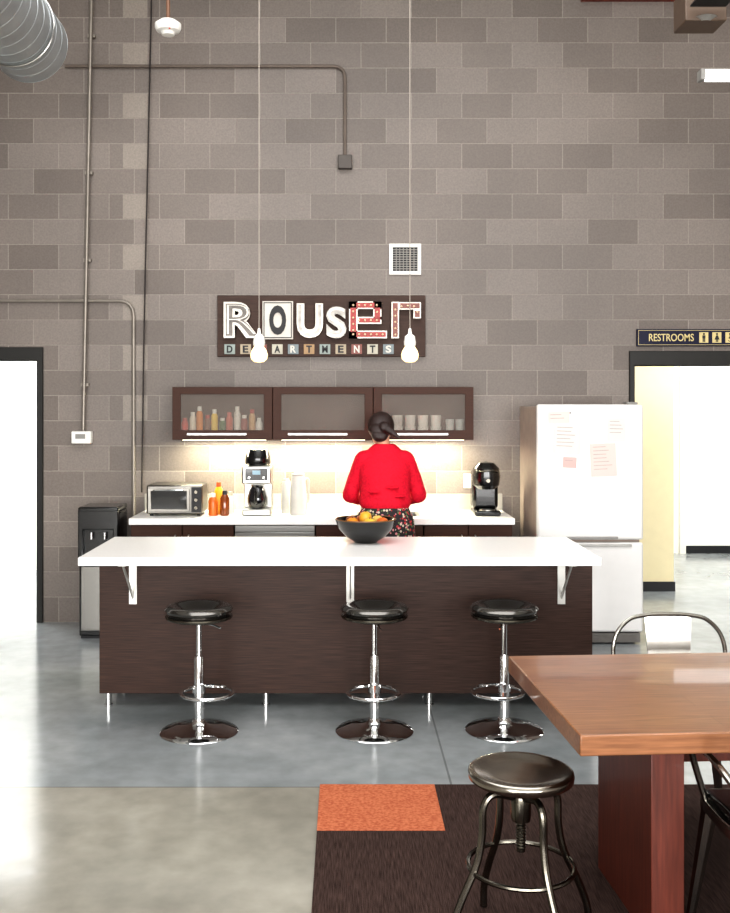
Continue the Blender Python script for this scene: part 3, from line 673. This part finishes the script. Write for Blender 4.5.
# ---------------------------------------------------------------- industrial stool
t=thing('metal_stool',(.568,3.23,FZ),'round gunmetal industrial stool with curved legs on carpet','stool')
s=mk('seat',lathe(B(),[(0,.551),(.09,.552),(.125,.556),(.148,.564),(.160,.566),(.168,.561),(.170,.552),(.168,.537),(.163,.533),(.155,.54),(0,.54)],seg=64),M('seat_metal','#9a958c',.2,1,.25,7),t,sharp=60)
bm=B(); lathe(bm,[(0,.30),(.014,.30),(.014,.535),(0,.535)],seg=16)
for k in range(20): lathe(bm,[(.013,.31+k*.01),(.017,.315+k*.01),(.013,.32+k*.01)],seg=16)
mk('screw_post',bm,gun,t); mk('hub',lathe(B(),[(.015,.40),(.03,.40),(.033,.42),(.033,.47),(.03,.48),(.015,.48)],seg=24),gun,t)
mk('bracket',box(B(),-.13,.13,-.02,.02,.528,.539),gun,t)
for k in range(4):
    a=R(20+90*k); d=Vector((math.cos(a),math.sin(a),0)); Z=Vector((0,0,1))
    mk('leg',tube(B(),spline([d*.03+Z*.48,d*.1+Z*.495,d*.135+Z*.46,d*.14+Z*.37,d*.16+Z*.28,d*.215+Z*.17,d*.25+Z*.08,d*.255+Z*.003],6),.0125,10),gun,t)
mk('brace_ring',tube(B(),[(.17*math.cos(a*math.pi/18),.17*math.sin(a*math.pi/18),.255) for a in range(36)],.008,8,True),gun,t)
# ---------------------------------------------------------------- metal armchair
def armchair():
    t=thing('metal_armchair',(1.39,4.08,FZ),'brushed metal cafe armchair tucked behind wooden table','chair',rot=R(180),group='metal cafe chairs at the table')
    bm=B(); slab(bm,[-.2,-.17,0,.17,.2],[-.19,-.16,0,.16,.19],[],.44,.447,'XY')
    for v in bm.verts:
        if v.co.y<-.1: v.co.x*=.88
    s=mk('seat',bm,chairm,t,bevel=.002)
    bm=B(); slab(bm,[-.2,-.19,.19,.2],[-.19,-.18,.18,.19],[(1,1)],.41,.44,'XY')
    mk('seat_apron',bm,chairm,s)
    for sx,sy in ((-1,-1),(1,-1),(-1,1),(1,1)):
        bm=B(); p0=Vector((sx*.17,sy*.17,.44)); p1=Vector((sx*.225,sy*.225,0))
        a=ringv(bm,p0,Vector((1,0,0)),Vector((0,1,0)),.03,8); b=ringv(bm,p1,Vector((1,0,0)),Vector((0,1,0)),.014,8); bridge(bm,a,b); bm.faces.new(a); bm.faces.new(b[::-1])
        mk('leg',bm,chairm,t)
    mk('backrest',tube(B(),spline([(-.18,-.18,.43),(-.235,-.2,.62),(-.23,-.215,.74),(-.17,-.225,.815),(-.09,-.232,.835),(0,-.235,.838),(.09,-.232,.835),(.17,-.225,.815),(.23,-.215,.74),(.235,-.2,.62),(.18,-.18,.43)],6),.009,10),chairm,t)
    bm=B()
    va=[bm.verts.new((x,y,z)) for x,y,z in ((-.08,-.185,.445),(-.1,-.232,.83),(.1,-.232,.83),(.08,-.185,.445))]; vb=[bm.verts.new(v.co+Vector((0,.004,0))) for v in va]
    bridge(bm,va,vb); bm.faces.new(va); bm.faces.new(vb[::-1]); mk('splat',bm,chairm,t)
    for s in (-1,1):
        mk('armrest',tube(B(),spline([(s*.235,-.2,.62),(s*.25,-.08,.655),(s*.25,.1,.65),(s*.24,.15,.6),(s*.19,.165,.44)],6),.011,10),chairm,t)
    return t
ac=armchair()
c2=clone(ac,(1.375,3.12,FZ),R(0),label='metal cafe armchair with black cushion pushed under the table')
mk('cushion',box(B(),-.185,.185,-.17,.18,.448,.478),vinyl,c2,bevel=.012,seg=3)
# ---------------------------------------------------------------- lights
def area(name,loc,rot,sx,sy,p,c=(1,1,1)):
    l=bpy.data.lights.new(name,'AREA'); l.shape='RECTANGLE'; l.size=sx; l.size_y=sy; l.energy=p; l.color=c
    o=bpy.data.objects.new(name,l); COL.objects.link(o); o.location=loc; o.rotation_euler=rot; return o
for i,x in enumerate((-2.9,.3,3.5)): area('window_daylight',(x,-3.9,1.9),(R(86),0,0),2.5,2.9,(330,370,410)[i],(1,.99,.975))
area('overhead_fill',(0,3.9,5.5),(0,0,0),5,3.6,220,(.97,.98,1))  # added cool fill from above; the ceiling has no skylight
area('side_room_daylight',(-3.9,9.4,2.8),(0,0,0),3,2,180)
area('corridor_fill',(4.2,8.9,2.8),(0,0,0),3.4,1.1,80)  # added fill that brightens the cream partition
area('corridor_fill',(5.2,10.6,2.8),(0,0,0),3.4,1.8,80)  # second added fill, deeper in the corridor
for x in (-.95,-.17,.61): area('under_cabinet_lamp',(x,7.87,1.465),(0,0,0),.66,.05,19,(1,.94,.7))
w=bpy.data.worlds.new('sky'); S.world=w; w.use_nodes=True
bg=w.node_tree.nodes['Background']; sk=w.node_tree.nodes.new('ShaderNodeTexSky'); sk.sky_type='HOSEK_WILKIE'; sk.turbidity=6
sk.sun_direction=(.3,-.5,.8)
w.node_tree.links.new(sk.outputs[0],bg.inputs[0]); bg.inputs[1].default_value=.8
S.view_settings.view_transform='Standard'
for lk in ('Medium High Contrast','Standard - Medium High Contrast'):
    try: S.view_settings.look=lk; break
    except Exception as ex: print('look',ex)
# ---------------------------------------------------------------- camera
cd=bpy.data.cameras.new('camera'); cam=bpy.data.objects.new('camera',cd); COL.objects.link(cam); S.camera=cam
cam.location=(0,0,1.75); cam.rotation_euler=(R(90),0,0); cd.sensor_width=36; cd.lens=36*1000/913
cd.shift_x=20/913; cd.shift_y=-51.5/913
